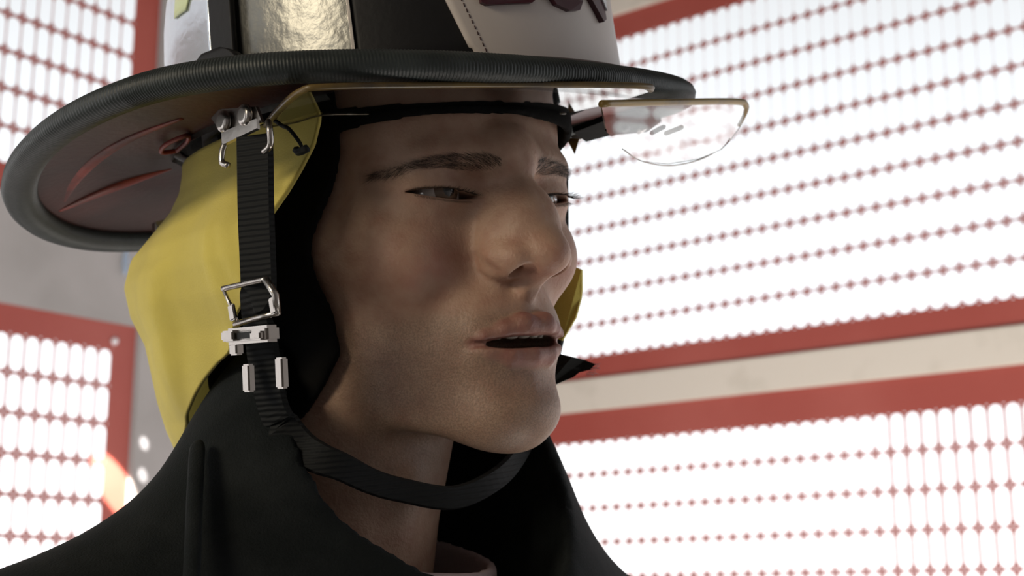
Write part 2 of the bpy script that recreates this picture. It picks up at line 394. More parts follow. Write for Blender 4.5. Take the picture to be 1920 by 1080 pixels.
def skin_nodes():
    t = M['skin'].node_tree; n = t.nodes; L = t.links; b = n['Principled BSDF']; src = b.inputs['Base Color'].links[0].from_socket
    tc = n.new('ShaderNodeTexCoord')
    for nm, colr, fac, tex in (('blush', (0.40, 0.14, 0.10), .5, 90), ('stubble', (0.17, 0.12, 0.085), .62, 1300), ('brow', (0.12, 0.075, 0.05), .5, 700), ('lip', (0.20, 0.065, 0.06), .8, 160)):
        a = n.new('ShaderNodeAttribute'); a.attribute_name = nm
        x = n.new('ShaderNodeTexNoise'); x.inputs['Scale'].default_value = tex; x.inputs['Detail'].default_value = 2; L.new(tc.outputs['Object'], x.inputs['Vector'])
        r = n.new('ShaderNodeMapRange'); r.inputs[1].default_value = .38; r.inputs[2].default_value = .62; r.inputs[3].default_value = .35 if nm != 'lip' else .8; r.inputs[4].default_value = 1; L.new(x.outputs[0], r.inputs[0])
        m1 = n.new('ShaderNodeMath'); m1.operation = 'MULTIPLY'; L.new(a.outputs['Fac'], m1.inputs[0]); L.new(r.outputs[0], m1.inputs[1])
        m2 = n.new('ShaderNodeMath'); m2.operation = 'MULTIPLY'; m2.inputs[1].default_value = fac; L.new(m1.outputs[0], m2.inputs[0])
        mx = n.new('ShaderNodeMix'); mx.data_type = 'RGBA'; mx.inputs[7].default_value = (*colr, 1); L.new(m2.outputs[0], mx.inputs[0]); L.new(src, mx.inputs[6]); src = mx.outputs[2]
    L.new(src, b.inputs['Base Color'])
skin_nodes()
body = mesh_np('body', Vh / 1000, Fh, M['skin'], None)
for nm, arr in (('lip', lipm), ('brow', browm), ('stubble', stub), ('blush', blush)):
    at_ = body.data.attributes.new(nm, 'FLOAT', 'POINT')
    if len(arr) == len(body.data.vertices): at_.data.foreach_set('value', np.asarray(arr, np.float32))
def to_head(o, parent):
    """object modelled in the head frame (metres), parented to a root that sits at loc"""
    o.parent = parent; o.matrix_parent_inverse = Matrix.Translation(-parent.location) ; o.matrix_basis = HEAD
    return o
to_head(body, bodyroot)
# eyeballs
def eyeball(sx):
    V = []; F = []; n, m_ = 28, 20
    gaze = Vector((.08, 1, .03)).normalized()
    q = Vector((0, 0, 1)).rotation_difference(gaze)
    for i in range(n + 1):
        a = PI * i / n; r = 12.1; ca = math.cos(a)
        bulge = 1.0 * max(0, 1 - (a / .48) ** 2) ** 1 if a < .48 else 0
        for j in range(m_ * 2):
            b = PI * j / m_; p = Vector((math.sin(a) * math.cos(b), math.sin(a) * math.sin(b), ca)) * (r + bulge)
            p.rotate(q); V.append(Vector((sx * 30.7, -13.2, -2)) / 1000 + p / 1000)
    for i in range(n):
        for j in range(m_ * 2):
            k = (j + 1) % (m_ * 2); F.append((i * m_ * 2 + j, i * m_ * 2 + k, (i + 1) * m_ * 2 + k, (i + 1) * m_ * 2 + j))
    o = mesh('eyeball', V, F, [M['eye'], M['iris'], M['pupil']])
    for f, p in enumerate(o.data.polygons):
        i = f // (m_ * 2); p.material_index = 2 if i < 2 else (1 if i < 5 else 0)
    return to_head(o, bodyroot)
M['eye'] = mat('eye_white', (0.33, 0.29, 0.27), .08, coat=1); M['iris'] = mat('iris', (0.10, 0.06, 0.035), .1, coat=1); M['pupil'] = mat('pupil', (.005, .005, .005), .05, coat=1)
eyeball(1); eyeball(-1)
# hair: brows, lashes, teeth
from mathutils.bvhtree import BVHTree
bvh = BVHTree.FromPolygons([tuple(v) for v in Vh], [tuple(f) for f in Fh])
def skin_pt(x, z):
    hit = bvh.ray_cast(Vector((x, 90, z)), Vector((0, -1, 0))); return (hit[0], hit[1] if hit[1].y > 0 else -hit[1]) if hit[0] else (Vector((x, 0, z)), Vector((0, 1, 0)))
def hairs(name, items, m):
    """items: (root, tip, bend vector, radius) in head mm"""
    V = []; F = []
    for r0, tip, bend, rad in items:
        pts = [r0, r0.lerp(tip, .35) + bend * .8, r0.lerp(tip, .7) + bend * .8, tip]; v, f = tube_geo(pts, [rad, rad * .85, rad * .6, rad * .15], 4)
        b = len(V); V += [q / 1000 for q in v]; F += [tuple(q + b for q in g) for g in f]
    return mesh(name, V, F, m)
M['hair'] = mat('dark_brown_hair', (0.022, 0.014, 0.009), .5)
def brow_and_lashes(sx):
    it = []
    for k in range(900):
        u = random.random() ** .9; x = 10 + 47 * u; zc = 7.6 + 2.8 * math.sin(PI * min(1, u * .85 + .1)) - 1.0 * max(0, u - .6) * 2
        hw = 3.6 * (1 - .6 * u) * (.6 + .4 * min(1, u / .12)); z = zc + random.uniform(-1, 1) * hw
        p, n = skin_pt(sx * x, z); d = Vector((sx * (.8 + .2 * u), 0, .45 - .75 * u + random.uniform(-.25, .25))); d = (d - n * d.dot(n)).normalized()
        ln = random.uniform(4, 7); it.append((p - n * .3, p + d * ln + n * .25, n * .4, .045))
    to_head(hairs('eyebrow', it, M['hair']), bodyroot)
    it = []
    for k in range(95):
        u = (k + random.random() * .8) / 95; x = 17 + 31.5 * u; upz, loz = eye_curves(np.array([x])); p, n = skin_pt(sx * x, float(upz[0]) + .9)
        d = Vector((sx * (-.35 + 1.1 * u), 1.0, -.30 + random.uniform(-.12, .12))).normalized(); ln = 5.0 + 3.2 * u + random.uniform(-1, 1)
        p = p + Vector((0, -.4, -.7)); it.append((p, p + d * ln + Vector((0, 0, 1.3)), Vector((0, 0, -.9)), .10))
    for k in range(50):
        u = (k + random.random() * .8) / 50; x = 20 + 28 * u; upz, loz = eye_curves(np.array([x])); p, n = skin_pt(sx * x, float(loz[0]) - .8)
        d = Vector((sx * (-.2 + .9 * u), 1.0, -.55)).normalized(); it.append((p, p + d * random.uniform(2.2, 3.8), Vector((0, 0, -.2)), .07))
    to_head(hairs('eyelashes', it, M['hair']), bodyroot)
def tube_geo(pts, r, n=8, closed=False, flat=1.0, up=None, ends=True):
    pts = [Vector(p) for p in pts]; V = []; F = []; N = len(pts)
    u = None
    for i, p in enumerate(pts):
        a = pts[(i - 1) % N] if closed or i > 0 else p; b = pts[(i + 1) % N] if closed or i < N - 1 else p
        t = (b - a).normalized()
        if up is not None: u = Vector(up) - t * Vector(up).dot(t); u.normalize()
        elif u is None: u = t.orthogonal().normalized()
        else: u = (u - t * u.dot(t)).normalized()
        w = t.cross(u); rr = r[i] if isinstance(r, (list, tuple)) else r
        for k in range(n):
            c = 2 * PI * k / n; V.append(p + u * math.cos(c) * rr * flat + w * math.sin(c) * rr)
    for i in range(N if closed else N - 1):
        j = (i + 1) % N
        for k in range(n):
            l = (k + 1) % n; F.append((i * n + k, i * n + l, j * n + l, j * n + k))
    if not closed and ends:
        F.append(tuple(range(n))[::-1]); F.append(tuple((N - 1) * n + k for k in range(n)))
    return V, F
brow_and_lashes(1); brow_and_lashes(-1)
# upper teeth: a row of rounded incisors and canines along the dental arch
V = []; F = []
for k in range(-5, 6):
    w_ = 3.9 if abs(k) < 2 else 3.3; x = k * 6.6; y = 9.5 - (x / 25) ** 2 * 14; a = -math.atan(2 * x / 625 * 14)
    for (c, r) in ((Vector((x, y - 2.5, -65.0)), (w_, 2.6, 4.6)),):
        b = len(V)
        for i in range(9):
            for j in range(12):
                u, v = PI * i / 8, 2 * PI * j / 12; q = Vector((abs(math.sin(u)) ** .6 * math.copysign(abs(math.cos(v)) ** .7, math.cos(v)) * r[0], abs(math.sin(u)) ** .6 * math.sin(v) * r[1], math.copysign(abs(math.cos(u)) ** .7, math.cos(u)) * r[2]))
                q.rotate(Matrix.Rotation(a, 3, 'Z')); V.append((c + q) / 1000)
        for i in range(8):
            for j in range(12): l = (j + 1) % 12; F.append((b + i * 12 + j, b + i * 12 + l, b + i * 12 + 12 + l, b + i * 12 + 12 + j))
to_head(mesh('teeth', V, F, mat('enamel', (0.55, 0.50, 0.43), .15)), bodyroot)
#@@HELMET
# ------------------------------------------------------------------ fire helmet (frame: x = wearer's right, y = forward, z = up, origin in the brim plane; metres)
RK = rotm(*np.radians([-127.6111, .0331, 13.0882])); OK_ = np.array([-.0576, .6941, .2446 + CAMZ])
HELM = mat4(RK, OK_)
helmet = empty('fire_helmet', tuple(OK_))
tag(helmet, 'black traditional fire helmet with wide brim, white front shield and yellow neck curtain', 'helmet')
def at_frame(o, root, frame):
    o.parent = root; o.matrix_parent_inverse = Matrix.Translation(-root.location); o.matrix_basis = frame; return o
def K(o): return at_frame(o, helmet, HELM)
def Hh(o): return at_frame(o, helmet, HEAD)
def sub(o, parent):   # sub-part in the same frame as its parent part
    o.parent = parent; return o
def tube_geo(pts, r, n=8, closed=False, flat=1.0, up=None, ends=True):
    pts = [Vector(p) for p in pts]; V = []; F = []; N = len(pts)
    u = None
    for i, p in enumerate(pts):
        a = pts[(i - 1) % N] if closed or i > 0 else p; b = pts[(i + 1) % N] if closed or i < N - 1 else p
        t = (b - a).normalized()
        if up is not None: u = Vector(up) - t * Vector(up).dot(t); u.normalize()
        elif u is None: u = t.orthogonal().normalized()
        else: u = (u - t * u.dot(t)).normalized()
        w = t.cross(u); rr = r[i] if isinstance(r, (list, tuple)) else r
        for k in range(n):
            c = 2 * PI * k / n; V.append(p + u * math.cos(c) * rr * flat + w * math.sin(c) * rr)
    for i in range(N if closed else N - 1):
        j = (i + 1) % N
        for k in range(n):
            l = (k + 1) % n; F.append((i * n + k, i * n + l, j * n + l, j * n + k))
    if not closed and ends:
        F.append(tuple(range(n))[::-1]); F.append(tuple((N - 1) * n + k for k in range(n)))
    return V, F
def smooth_path(pts, n=8):
    P = [Vector(p) for p in pts]; out = []
    for i in range(len(P) - 1):
        a = P[max(i - 1, 0)]; b = P[i]; c = P[i + 1]; d = P[min(i + 2, len(P) - 1)]
        for k in range(n):
            t = k / n; out.append(.5 * ((2 * b) + (c - a) * t + (2 * a - 5 * b + 4 * c - d) * t * t + (3 * b - a - 3 * c + d) * t ** 3))
    out.append(P[-1]); return out
def ribbon(pts, normals, width, th):
    """flat webbing: list of centre points, list of outward normals"""
    V = []; F = []; N = len(pts); P = [Vector(p) for p in pts]
    for i, p in enumerate(P):
        t = (P[min(i + 1, N - 1)] - P[max(i - 1, 0)]).normalized(); nn = Vector(normals[i]) if not isinstance(normals, Vector) else normals
        nn = (nn - t * nn.dot(t)).normalized(); w = t.cross(nn); ww = width[i] if isinstance(width, (list, tuple)) else width
        for (a, b) in ((-.5, -.5), (-.42, .5), (.42, .5), (.5, -.5)): V.append(p + w * a * ww + nn * b * th)
    for i in range(N - 1):
        for k in range(4): l = (k + 1) % 4; F.append((i * 4 + k, i * 4 + l, i * 4 + 4 + l, i * 4 + 4 + k))
    F.append((3, 2, 1, 0)); F.append(tuple((N - 1) * 4 + k for k in range(4)))
    return V, F
def fixn(o):
    bm = bmesh.new(); bm.from_mesh(o.data); bmesh.ops.recalc_face_normals(bm, faces=bm.faces[:]); bm.to_mesh(o.data); bm.free(); return o
def solid(o, th, off=0):
    m = o.modifiers.new('thickness', 'SOLIDIFY'); m.thickness = th; m.offset = off; return o
def slab(poly, normal, th):
    """extruded closed polygon (list of 3D points)"""
    n = Vector(normal).normalized(); V = [Vector(p) - n * th / 2 for p in poly] + [Vector(p) + n * th / 2 for p in poly]; k = len(poly)
    F = [tuple(range(k))[::-1], tuple(range(k, 2 * k))] + [(i, (i + 1) % k, (i + 1) % k + k, i + k) for i in range(k)]
    return V, F
mm = lambda pts: [tuple(c / 1000 for c in p) for p in pts]
LF, LR, WD, PW, DROOP, CURL, FRR = .1432, .2316, .1757, .9807, .0235, .0083, -.0059
CA, CB = .100, .132
def outl(ph, inset=0.0):
    c, s = math.cos(ph), math.sin(ph)
    y = (LF - inset) * c if c > 0 else (LR - inset) * c; x = (WD - inset) * (1 if s > 0 else -1) * abs(s) ** (1 if c > 0 else PW)
    z = CURL * s * s + (FRR * c * c if c > 0 else -DROOP * c * c)
    return Vector((x, y, z))
def brim_pt(ph, t):
    o = outl(ph, .006); i = Vector((CA * .97 * math.sin(ph), (.112 if math.cos(ph) > 0 else CB) * .97 * math.cos(ph), .004))
    p = i.lerp(o, t); p.z = .004 + (o.z - .004) * (t ** 1.3) + .003 * math.sin(PI * t); return p
NP = 240
V = []; F = []
for i in range(NP):
    ph = 2 * PI * i / NP
    for t in np.linspace(0, 1, 15): V.append(brim_pt(ph, t))
for i in range(NP):
    j = (i + 1) % NP
    for k in range(14): F.append((i * 15 + k, j * 15 + k, j * 15 + k + 1, i * 15 + k + 1))
M['brim'] = mat('worn_black_leather', (0.030, 0.012, 0.012), 0.42, spec=.5, noise=(14, (0.085, 0.022, 0.020), .42, .75), bump=(260, .0004, .6))
M['roll'] = mat('ribbed_black_rubber', (0.016, 0.021, 0.021), 0.48, spec=.5, noise=(60, (0.030, 0.038, 0.038), .4, .7), bump=(700, .0003, .6))
M['crown'] = mat('glossy_cracked_black_coating', (0.20, 0.20, 0.185), 0.36, metal=.85, noise=(14, (0.09, 0.09, 0.085), .45, .7), bump=(120, .0009, .7))
M['black_leather'] = mat('black_leather', (0.008, 0.008, 0.009), 0.55, spec=.3, bump=(300, .0004, .4))
M['shield'] = mat('white_leather', (0.55, 0.50, 0.47), 0.38, spec=.4, noise=(20, (0.50, 0.45, 0.42), .4, .7), bump=(200, .0002, .3))
M['letter'] = mat('dark_red_letter', (0.05, 0.008, 0.015), 0.35)
M['steel'] = mat('nickel_plated_steel', (0.44, 0.41, 0.38), 0.25, metal=1, bump=(150, .0003, .3))
M['webbing'] = mat('black_webbing', (0.007, 0.008, 0.0085), 0.75, spec=.3)
M['yellow'] = mat('yellow_aramid_cloth', (0.62, 0.52, 0.12), 0.85, spec=.2, noise=(16, (0.48, 0.40, 0.11), .42, .75), bump=(1100, .0004, .5), sheen=.1)
M['red_wear'] = mat('red_worn_leather', (0.30, 0.045, 0.035), 0.5, noise=(50, (0.10, 0.02, 0.018), .42, .65), bump=(200, .0005, .5))
M['amber'] = mat('amber_edge_trim', (0.26, 0.17, 0.035), 0.35, noise=(40, (0.10, 0.06, 0.03), .45, .7))
M['lens'] = mat('clear_polycarbonate', (0.99, 0.99, 0.985), 0.02, trans=1.0, ior=1.35)
M['streak_white'] = mat('streak_white', (.75, .76, .8), .4)
M['lime'] = mat('lime_reflective', (0.62, 0.70, 0.40), .35)
brim = K(mesh('brim', V, F, M['brim'])); solid(brim, .003)
# ribbed roll round the edge: 520 fine ribs
V = []; F = []; NR = 2600; n = 14
for i in range(NR):
    ph = 2 * PI * i / NR; c = outl(ph, .0085); d = (outl(ph + .004) - outl(ph - .004)).normalized()
    out = Vector((d.y, -d.x, 0)).normalized(); out = out if out.dot(Vector((c.x, c.y, 0))) > 0 else -out
    rib = .00020 * math.cos(2 * PI * i / 4) * (.7 + .3 * math.sin(i * .013))
    for k in range(n):
        a = 2 * PI * k / n; V.append(c + out * math.cos(a) * (.0088 + rib) + Vector((0, 0, 1)) * (math.sin(a) * (.0066 + rib) - .0015))
for i in range(NR):
    j = (i + 1) % NR
    for k in range(n): l = (k + 1) % n; F.append((i * n + k, i * n + l, j * n + l, j * n + k))
roll = fixn(mesh('rolled_edge', V, F, M['roll'])); K(roll)
def zb(x, y):
    ph = math.atan2(x / WD, y / (LF if y > 0 else LR)); lo, hi = 0, 1
    o = outl(ph, .006); i = Vector((CA * math.sin(ph), CB * math.cos(ph), 0)); t = (Vector((x, y, 0)) - i).length / max((Vector((o.x, o.y, 0)) - i).length, 1e-4)
    return brim_pt(ph, min(1, t)).z
def ridge(pts, r):
    P_ = smooth_path([(x / 1000, y / 1000, 0) for x, y in pts], 10); P_ = [Vector((p.x, p.y, zb(p.x, p.y) - .0012)) for p in P_]
    N_ = len(P_); rr = [r * (.25 + .75 * math.sin(PI * (i + .5) / N_)) for i in range(N_)]
    o = fixn(mesh('brim_ridge', *tube_geo(P_, rr, 8, up=(0, 0, 1), flat=.45), M['red_wear'])); K(o); o['label'] = 'worn ridge where red shows through the black'
ridge([(114, -34), (111, -75), (104, -110), (92, -148), (80, -176)], .0045)
ridge([(38, -134), (50, -152), (62, -168), (76, -186)], .007)
# crown
def cpt(th, z, off=0.0):
    """point on the crown; th in degrees from the front towards the wearer's right"""
    a = math.radians(th); h = z / .155; CBb = .112 if math.cos(a) > 0 else CB
    s = (1 - .10 * h) * math.sqrt(max(0, 1 - max(0, (h - .3) / .72) ** 2.4)) if h > .3 else 1 - .10 * h
    return Vector(((CA * s + off) * math.sin(a), (CBb * s + off) * math.cos(a), z))
V = []; F = []; NC = 192; zz_ = [i * .158 / 40 for i in range(40)] + [.1575]
for z in zz_:
    for i in range(NC):
        th = 360 * i / NC; ridge_ = max(0, 1 - abs(((th + 22.5) % 45) - 22.5) / 3.0)
        V.append(cpt(th + 8, z, .0016 * ridge_ ** .5 if ridge_ > 0 else 0))
for a in range(len(zz_) - 1):
    for i in range(NC): j = (i + 1) % NC; F.append((a * NC + i, a * NC + j, (a + 1) * NC + j, (a + 1) * NC + i))
F.append(tuple((len(zz_) - 1) * NC + i for i in range(NC)))
crown = K(fixn(mesh('crown', V, F, M['crown'])))
def patch(name, th0, th1, z0, z1, off, th_, m, parent=None, nt_=24, nz=8, f0=None, f1=None):
    V = []; F = []
    for b in range(nz + 1):
        z = z0 + (z1 - z0) * b / nz; a0 = f0(z) if f0 else th0; a1 = f1(z) if f1 else th1
        for a in range(nt_ + 1): V.append(cpt(a0 + (a1 - a0) * a / nt_, z, off))
    for b in range(nz):
        for a in range(nt_): F.append((b * (nt_ + 1) + a, b * (nt_ + 1) + a + 1, (b + 1) * (nt_ + 1) + a + 1, (b + 1) * (nt_ + 1) + a))
    o = mesh(name, V, F, m); solid(o, th_, 0)
    if parent: sub(o, parent)
    else: K(o)
    return o
strapv = patch('rubber_band', 92.5, 99.5, .004, .150, .004, .003, M['black_leather'])
patch('black_backing', -61, 61, .002, .120, .004, .004, M['black_leather'], nt_=60)
M['screen_sheen'] = mat('screen_reflection_tint', (0.66, 0.70, 0.76), 0.22, metal=.75, bump=(160, .0004, .5))  # reflection of the left screens put into a pale crown colour
patch('screen_reflection', 101, 134, .006, .120, .0018, .0012, M['screen_sheen'])
patch('band_keeper', 0, 0, .014, .033, .009, .006, M['black_leather'], f0=lambda z: 96 - 9 * math.sqrt(max(0.02, 1 - ((z - .014) / .02) ** 2)), f1=lambda z: 96 + 9 * math.sqrt(max(0.02, 1 - ((z - .014) / .02) ** 2)))
patch('edge_trim', 60.4, 61.1, .002, .1, .0065, .002, M['steel'])
patch('reflective_sticker', 107, 118, .062, .092, .0030, .0008, M['lime'], f0=lambda z: 112 - (z - .058) * 260, f1=lambda z: 118)
# front shield, a curved leather plate standing in front of the crown
SA, SB = .104, .1175
def spt(th, z, off=0.0):
    a = math.radians(th); return Vector(((SA + off + z * .02) * math.sin(a), (SB + off - z * .02) * math.cos(a), z))
def srange(z): return 33.7 + (z - .003) * 165 if z < .08 else 46.4 - (z - .08) * 400
V = []; F = []; nt_ = 48; nz = 30
for b in range(nz + 1):
    z = -.006 + .136 * b / nz; r_ = srange(z)
    for a in range(nt_ + 1): V.append(spt(-r_ + 2 * r_ * a / nt_, z + .004 * abs(-1 + 2 * a / nt_) ** 2 * (1 if b < 4 else 0)))
for b in range(nz):
    for a in range(nt_): F.append((b * (nt_ + 1) + a, b * (nt_ + 1) + a + 1, (b + 1) * (nt_ + 1) + a + 1, (b + 1) * (nt_ + 1) + a))
shield = K(mesh('front_shield', V, F, M['shield'])); solid(shield, .004)
# stitching along the near edge
V = []; F = []
for i in range(30):
    z = .004 + i * .0026; th = srange(z) - 3.2
    v, f = tube_geo([spt(th, z, .0022), spt(th + .15, z + .0016, .0022)], .00028, 5); b = len(V); V += v; F += [tuple(q + b for q in g) for g in f]
sub(mesh('stitching', V, F, M['brim']), shield)['label'] = 'dashed dark thread'
def letter(shape, th0, z0, wdt, h):
    """raised letters on the shield; shape = closed polygon in unit coordinates"""
    k = len(shape); V = []; 
    for off in (.002, .0048):
        for (x, y) in shape: V.append(spt(th0 - x * wdt, z0 + y * h, off))
    F = [tuple(range(k)), tuple(range(k, 2 * k))[::-1]] + [(i, (i + 1) % k, (i + 1) % k + k, i + k) for i in range(k)]
    return V, F
L1 = [(0, .02), (.08, -.02), (.9, .0), (1, .06), (1.02, .3), (.3, .3), (.3, .85), (.9, .85), (.9, 1), (0, 1)]
L2 = [(.02, .25), (.2, .05), (.55, -.03), (.85, .0), (1, .15), (1, 1), (.75, 1), (.75, .25), (.35, .3), (.28, 1), (0, 1)]
L3 = [(0, .45), (.1, .25), (.75, -.12), (.95, -.06), (.95, .35), (.45, .55), (.45, 1), (0, 1)]
for shape, th0, z0, w_, h_ in ((L1, 31.3, .0303, 14.4, .03), (L2, 13.6, .0285, 12.6, .03), (L3, -1.6, .0290, 9.0, .03)):
    o = mesh('raised_letter', *letter(shape, th0, z0, w_, h_), M['letter'], smooth=False); fixn(o); sub(o, shield)
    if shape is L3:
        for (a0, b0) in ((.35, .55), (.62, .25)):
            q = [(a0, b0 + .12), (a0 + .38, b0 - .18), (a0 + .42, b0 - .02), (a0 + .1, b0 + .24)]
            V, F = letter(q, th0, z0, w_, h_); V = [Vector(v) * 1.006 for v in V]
            fixn(sub(mesh('white_streak', V, F, M['streak_white'], smooth=False), shield))  # white streaks across the last letter
# head band inside the shell
V = []; F = []
for i in range(97):
    a = 2 * PI * i / 96; fr = max(0, math.cos(a)) ** 2
    for z in (.03, .002 - .008 * fr): V.append(Vector((.091 * math.sin(a), .107 * math.cos(a), z)))
for i in range(96): F.append((2 * i, 2 * i + 1, 2 * i + 3, 2 * i + 2))
hb = K(mesh('headband', V, F, M['black_leather'])); solid(hb, .003)
# flip-down eye shields: near one folded flat under the brim, far one hanging a little lower
M['shaded_amber'] = mat('shaded_amber_trim', (0.13, 0.085, 0.025), 0.35, noise=(60, (0.05, 0.035, 0.02), .45, .7))  # same amber trim, darkened to paint in the shade under the brim
def lens(poly, nrm, rim_pts, lab, th=.0012, rm='amber'):
    P_ = [Vector(p) for p in mm(poly)]; c_ = sum(P_, Vector()) / len(P_); A_ = np.array([list(p - c_) for p in P_]); u_, s_, vt = np.linalg.svd(A_); nrm = Vector(vt[2])
    P_ = [p - nrm * (p - c_).dot(nrm) for p in P_]; o = fixn(mesh('eye_shield', *slab(P_, nrm, th), M['lens'], smooth=False)); K(o); o['label'] = lab
    r = fixn(mesh('rim', *tube_geo(smooth_path(mm(rim_pts), 6), .0018, 8, up=nrm, flat=.8), M[rm])); sub(r, o); return o
near = [(111, 17), (130, 45), (146, 74), (142, 85), (105, 106), (62, 128), (25, 145), (6, 151), (-2, 148), (-8, 125), (-6, 98), (25, 82), (59, 67), (88, 56), (106, 46), (106, 30)]
near = [(x, y, -8.3 + .035 * (x - 148) - .0141 * (y - 75)) for x, y in near]
n1 = lens(near, (0, 0, 1), [(x, y, z + .3) for x, y, z in near[:9]], 'near clear shield folded flat under the brim', rm='shaded_amber')
e1 = fixn(mesh('inner_edge', *tube_geo(smooth_path([tuple(c / 1000 for c in p) for p in near[10:] + near[:1]], 6), .0009, 8), mat('dark_speckled_edge', (.10, .085, .06), .3, metal=.5, noise=(120, (.5, .5, .45), .55, .75)))); sub(e1, n1)  # dark edge with pale speckles
FT = [(32, 142, -22), (-30, 143, -18), (-96, 141.5, -13.5), (-110, 140, -14), (-117, 136, -16.5), (-124, 128, -21)]
FBt = [(-126, 120, -26), (-124, 115, -31), (-106, 111, -37), (-76, 110, -40.5), (-45, 112, -39), (-20, 118, -35), (10, 128, -29)]
far = FT + FBt
f1 = lens(far, (.03, .52, .9), [(x, y, z + .6) for x, y, z in FT], 'far clear shield hanging lower at the front')
edge = fixn(mesh('lower_edge', *tube_geo(smooth_path(mm(FBt[:6]), 6), .0004, 6), M['steel'])); sub(edge, f1)
# hinge plates of the far shield
hin = fixn(mesh('hinge', *slab(mm([(-68, 60, -12), (-66, 84, -10), (-72, 98, -11), (-84, 104, -14), (-88, 92, -17), (-80, 78, -16), (-76, 62, -17)]), (.2, .1, 1), .003), M['black_leather'], smooth=False)); K(hin)
for k in range(4):
    o = box_obj('hinge_leaf', (-.007, -.0022, -.0012), (.007, .0022, .0012), M['steel'] if k % 2 else M['black_leather'], bevel=.0006)
    o.matrix_world = Matrix.Translation((-.078 - .004 * k, .086 + .007 * k, -.016 - .0015 * k)) @ Matrix.Rotation(.5 + .2 * k, 4, 'Z') @ Matrix.Rotation(.3, 4, 'X')
    mb = o.matrix_world.copy(); o.parent = hin; o.matrix_parent_inverse = Matrix.Identity(4); o.matrix_basis = mb
o = fixn(mesh('hinge_bar', *slab(mm([(-74, 55, -14), (-80, 80, -11), (-82, 80, -14), (-76, 55, -17)]), (1, 0, 0), .0025), M['steel'], smooth=False)); sub(o, hin)
# rear hanger hardware
h1 = fixn(mesh('rear_bracket', *slab(mm([(14, -172, -20), (24, -172, -22), (27, -170, -34), (22, -170, -38), (13, -171, -33)]), (0, 1, .2), .003), M['steel'], smooth=False)); K(h1)
h2 = fixn(mesh('hanger_ring', *tube_geo(smooth_path(mm([(22, -171, -33), (30, -170, -36), (31, -170, -43), (26, -170, -47), (20, -170, -42)]), 6), .0011, 8), M['steel'])); sub(h2, h1)
# cut-out slot in the brim leather, with a red edge
slot = fixn(mesh('brim_slot', *tube_geo(smooth_path(mm([(80, -80, 0), (88, -62, 1), (97, -52, 1.5), (98, -66, 0), (88, -82, -.5), (80, -80, 0)]), 5), .0012, 6), M['red_wear'])); K(slot)

#@@CURTAIN
SEC = [(52, 1.150, 142, 0), (46, 1.157, 142, 0), (38, 1.162, 142, 0), (30, 1.167, 141, 0), (20, 1.185, 138, 0), (10, 1.238, 134, 0), (0, 1.336, 134, 0), (-12, 1.457, 132, 0), (-25, 1.502, 128, 0), (-40, 1.476, 119, 0), (-55, 1.406, 101, 0), (-70, 1.383, 86, 0), (-85, 1.362, 77, 0), (-100, 1.326, 69, 0), (-113, 1.278, 58, 0)]
def curtain(side):
    S = np.array(SEC, float)[::-1]; zs_ = np.linspace(35, -113, 84); V = []; F = []; nu = 110
    for z in zs_:
        s = np.interp(z, S[:, 0], S[:, 1]); e = np.interp(z, S[:, 0], S[:, 2])
        if side < 0: e = min(e, 62)
        for i in range(nu + 1):
            u = e * i / nu; ph = math.radians(min(u, 90)); fwd_ = max(0, u - 90)
            amp = min(1, max(0, (45 - z) / 60)) * 1.0
            w = 0
            for (uc, lean, wd_, am) in ((84, -.1, 6, -3.0), (98, -.35, 7, 2.0), (112, -.5, 6, 2.0), (48, .15, 8, 2.5), (24, 0, 9, 3)):
                dd = (u - uc - lean * (z + 30)) / wd_; w += am * math.exp(-dd * dd) * amp
            dd = (u - 75 - .06 * (z + 30)) / (13 if u < 75 + .06 * (z + 30) else 2.6); w += 6.5 * math.exp(-dd * dd) * max(0, math.sin(PI * min(1, max(0, (-18 - z) / 78)))) ** .8
            x = (s * 76 + w) * math.sin(ph) - fwd_ * .12; y = -75 - (s * 125 + w) * math.cos(ph) + fwd_
            V.append((side * x / 1000, y / 1000, z / 1000))
    for a in range(len(zs_) - 1):
        for i in range(nu): F.append((a * (nu + 1) + i, a * (nu + 1) + i + 1, (a + 1) * (nu + 1) + i + 1, (a + 1) * (nu + 1) + i))
    return V, F
V, F = curtain(1); V2, F2 = curtain(-1)
b = len(V); V += V2; F += [tuple(q + b for q in f) for f in F2]
cur = mesh('neck_curtain', V, F, M['yellow']); bm = bmesh.new(); bm.from_mesh(cur.data); bmesh.ops.remove_doubles(bm, verts=bm.verts[:], dist=1e-5); bmesh.ops.recalc_face_normals(bm, faces=bm.faces[:]); bm.to_mesh(cur.data); bm.free()
cur.data.polygons.foreach_set('use_smooth', [True] * len(cur.data.polygons)); solid(cur, .0018); Hh(cur)
# far ear tab poking out past the cheek
tab = fixn(mesh('ear_tab', *slab(mm([(-74, -37, -30), (-76, -28, -34), (-78, -31, -44), (-79, -33, -48), (-76, -35, -58), (-73, -43, -69), (-70, -48, -66), (-70, -48, -40)]), (.9, .5, 0), .0025), M['yellow'], smooth=False)); Hh(tab)
ft = fixn(mesh('frayed_strap_end', *slab(mm([(-64, -45, -74), (-66, -30, -78), (-75, -30, -80), (-77, -25, -82.5), (-76, -28, -85), (-74, -34, -86), (-72, -36, -88), (-69, -45, -91), (-64, -50, -93)]), (.6, .75, 0), .004), M['webbing'], smooth=False)); Hh(ft)
V = []; F = []
for k in range(16):
    p = Vector((-.0765 + random.uniform(-.001, .001), -.0265 - .0006 * k * .6, -.0815 - .0004 * k)); q = p + Vector((-.003 + random.uniform(-.002, .001), .0025 + random.uniform(-.001, .0015), random.uniform(-.002, .001)))
    v, f = tube_geo([p, (p + q) / 2 + Vector((0, 0, random.uniform(-.0006, .0006))), q], .00012, 4); b = len(V); V += v; F += [tuple(z + b for z in g) for g in f]
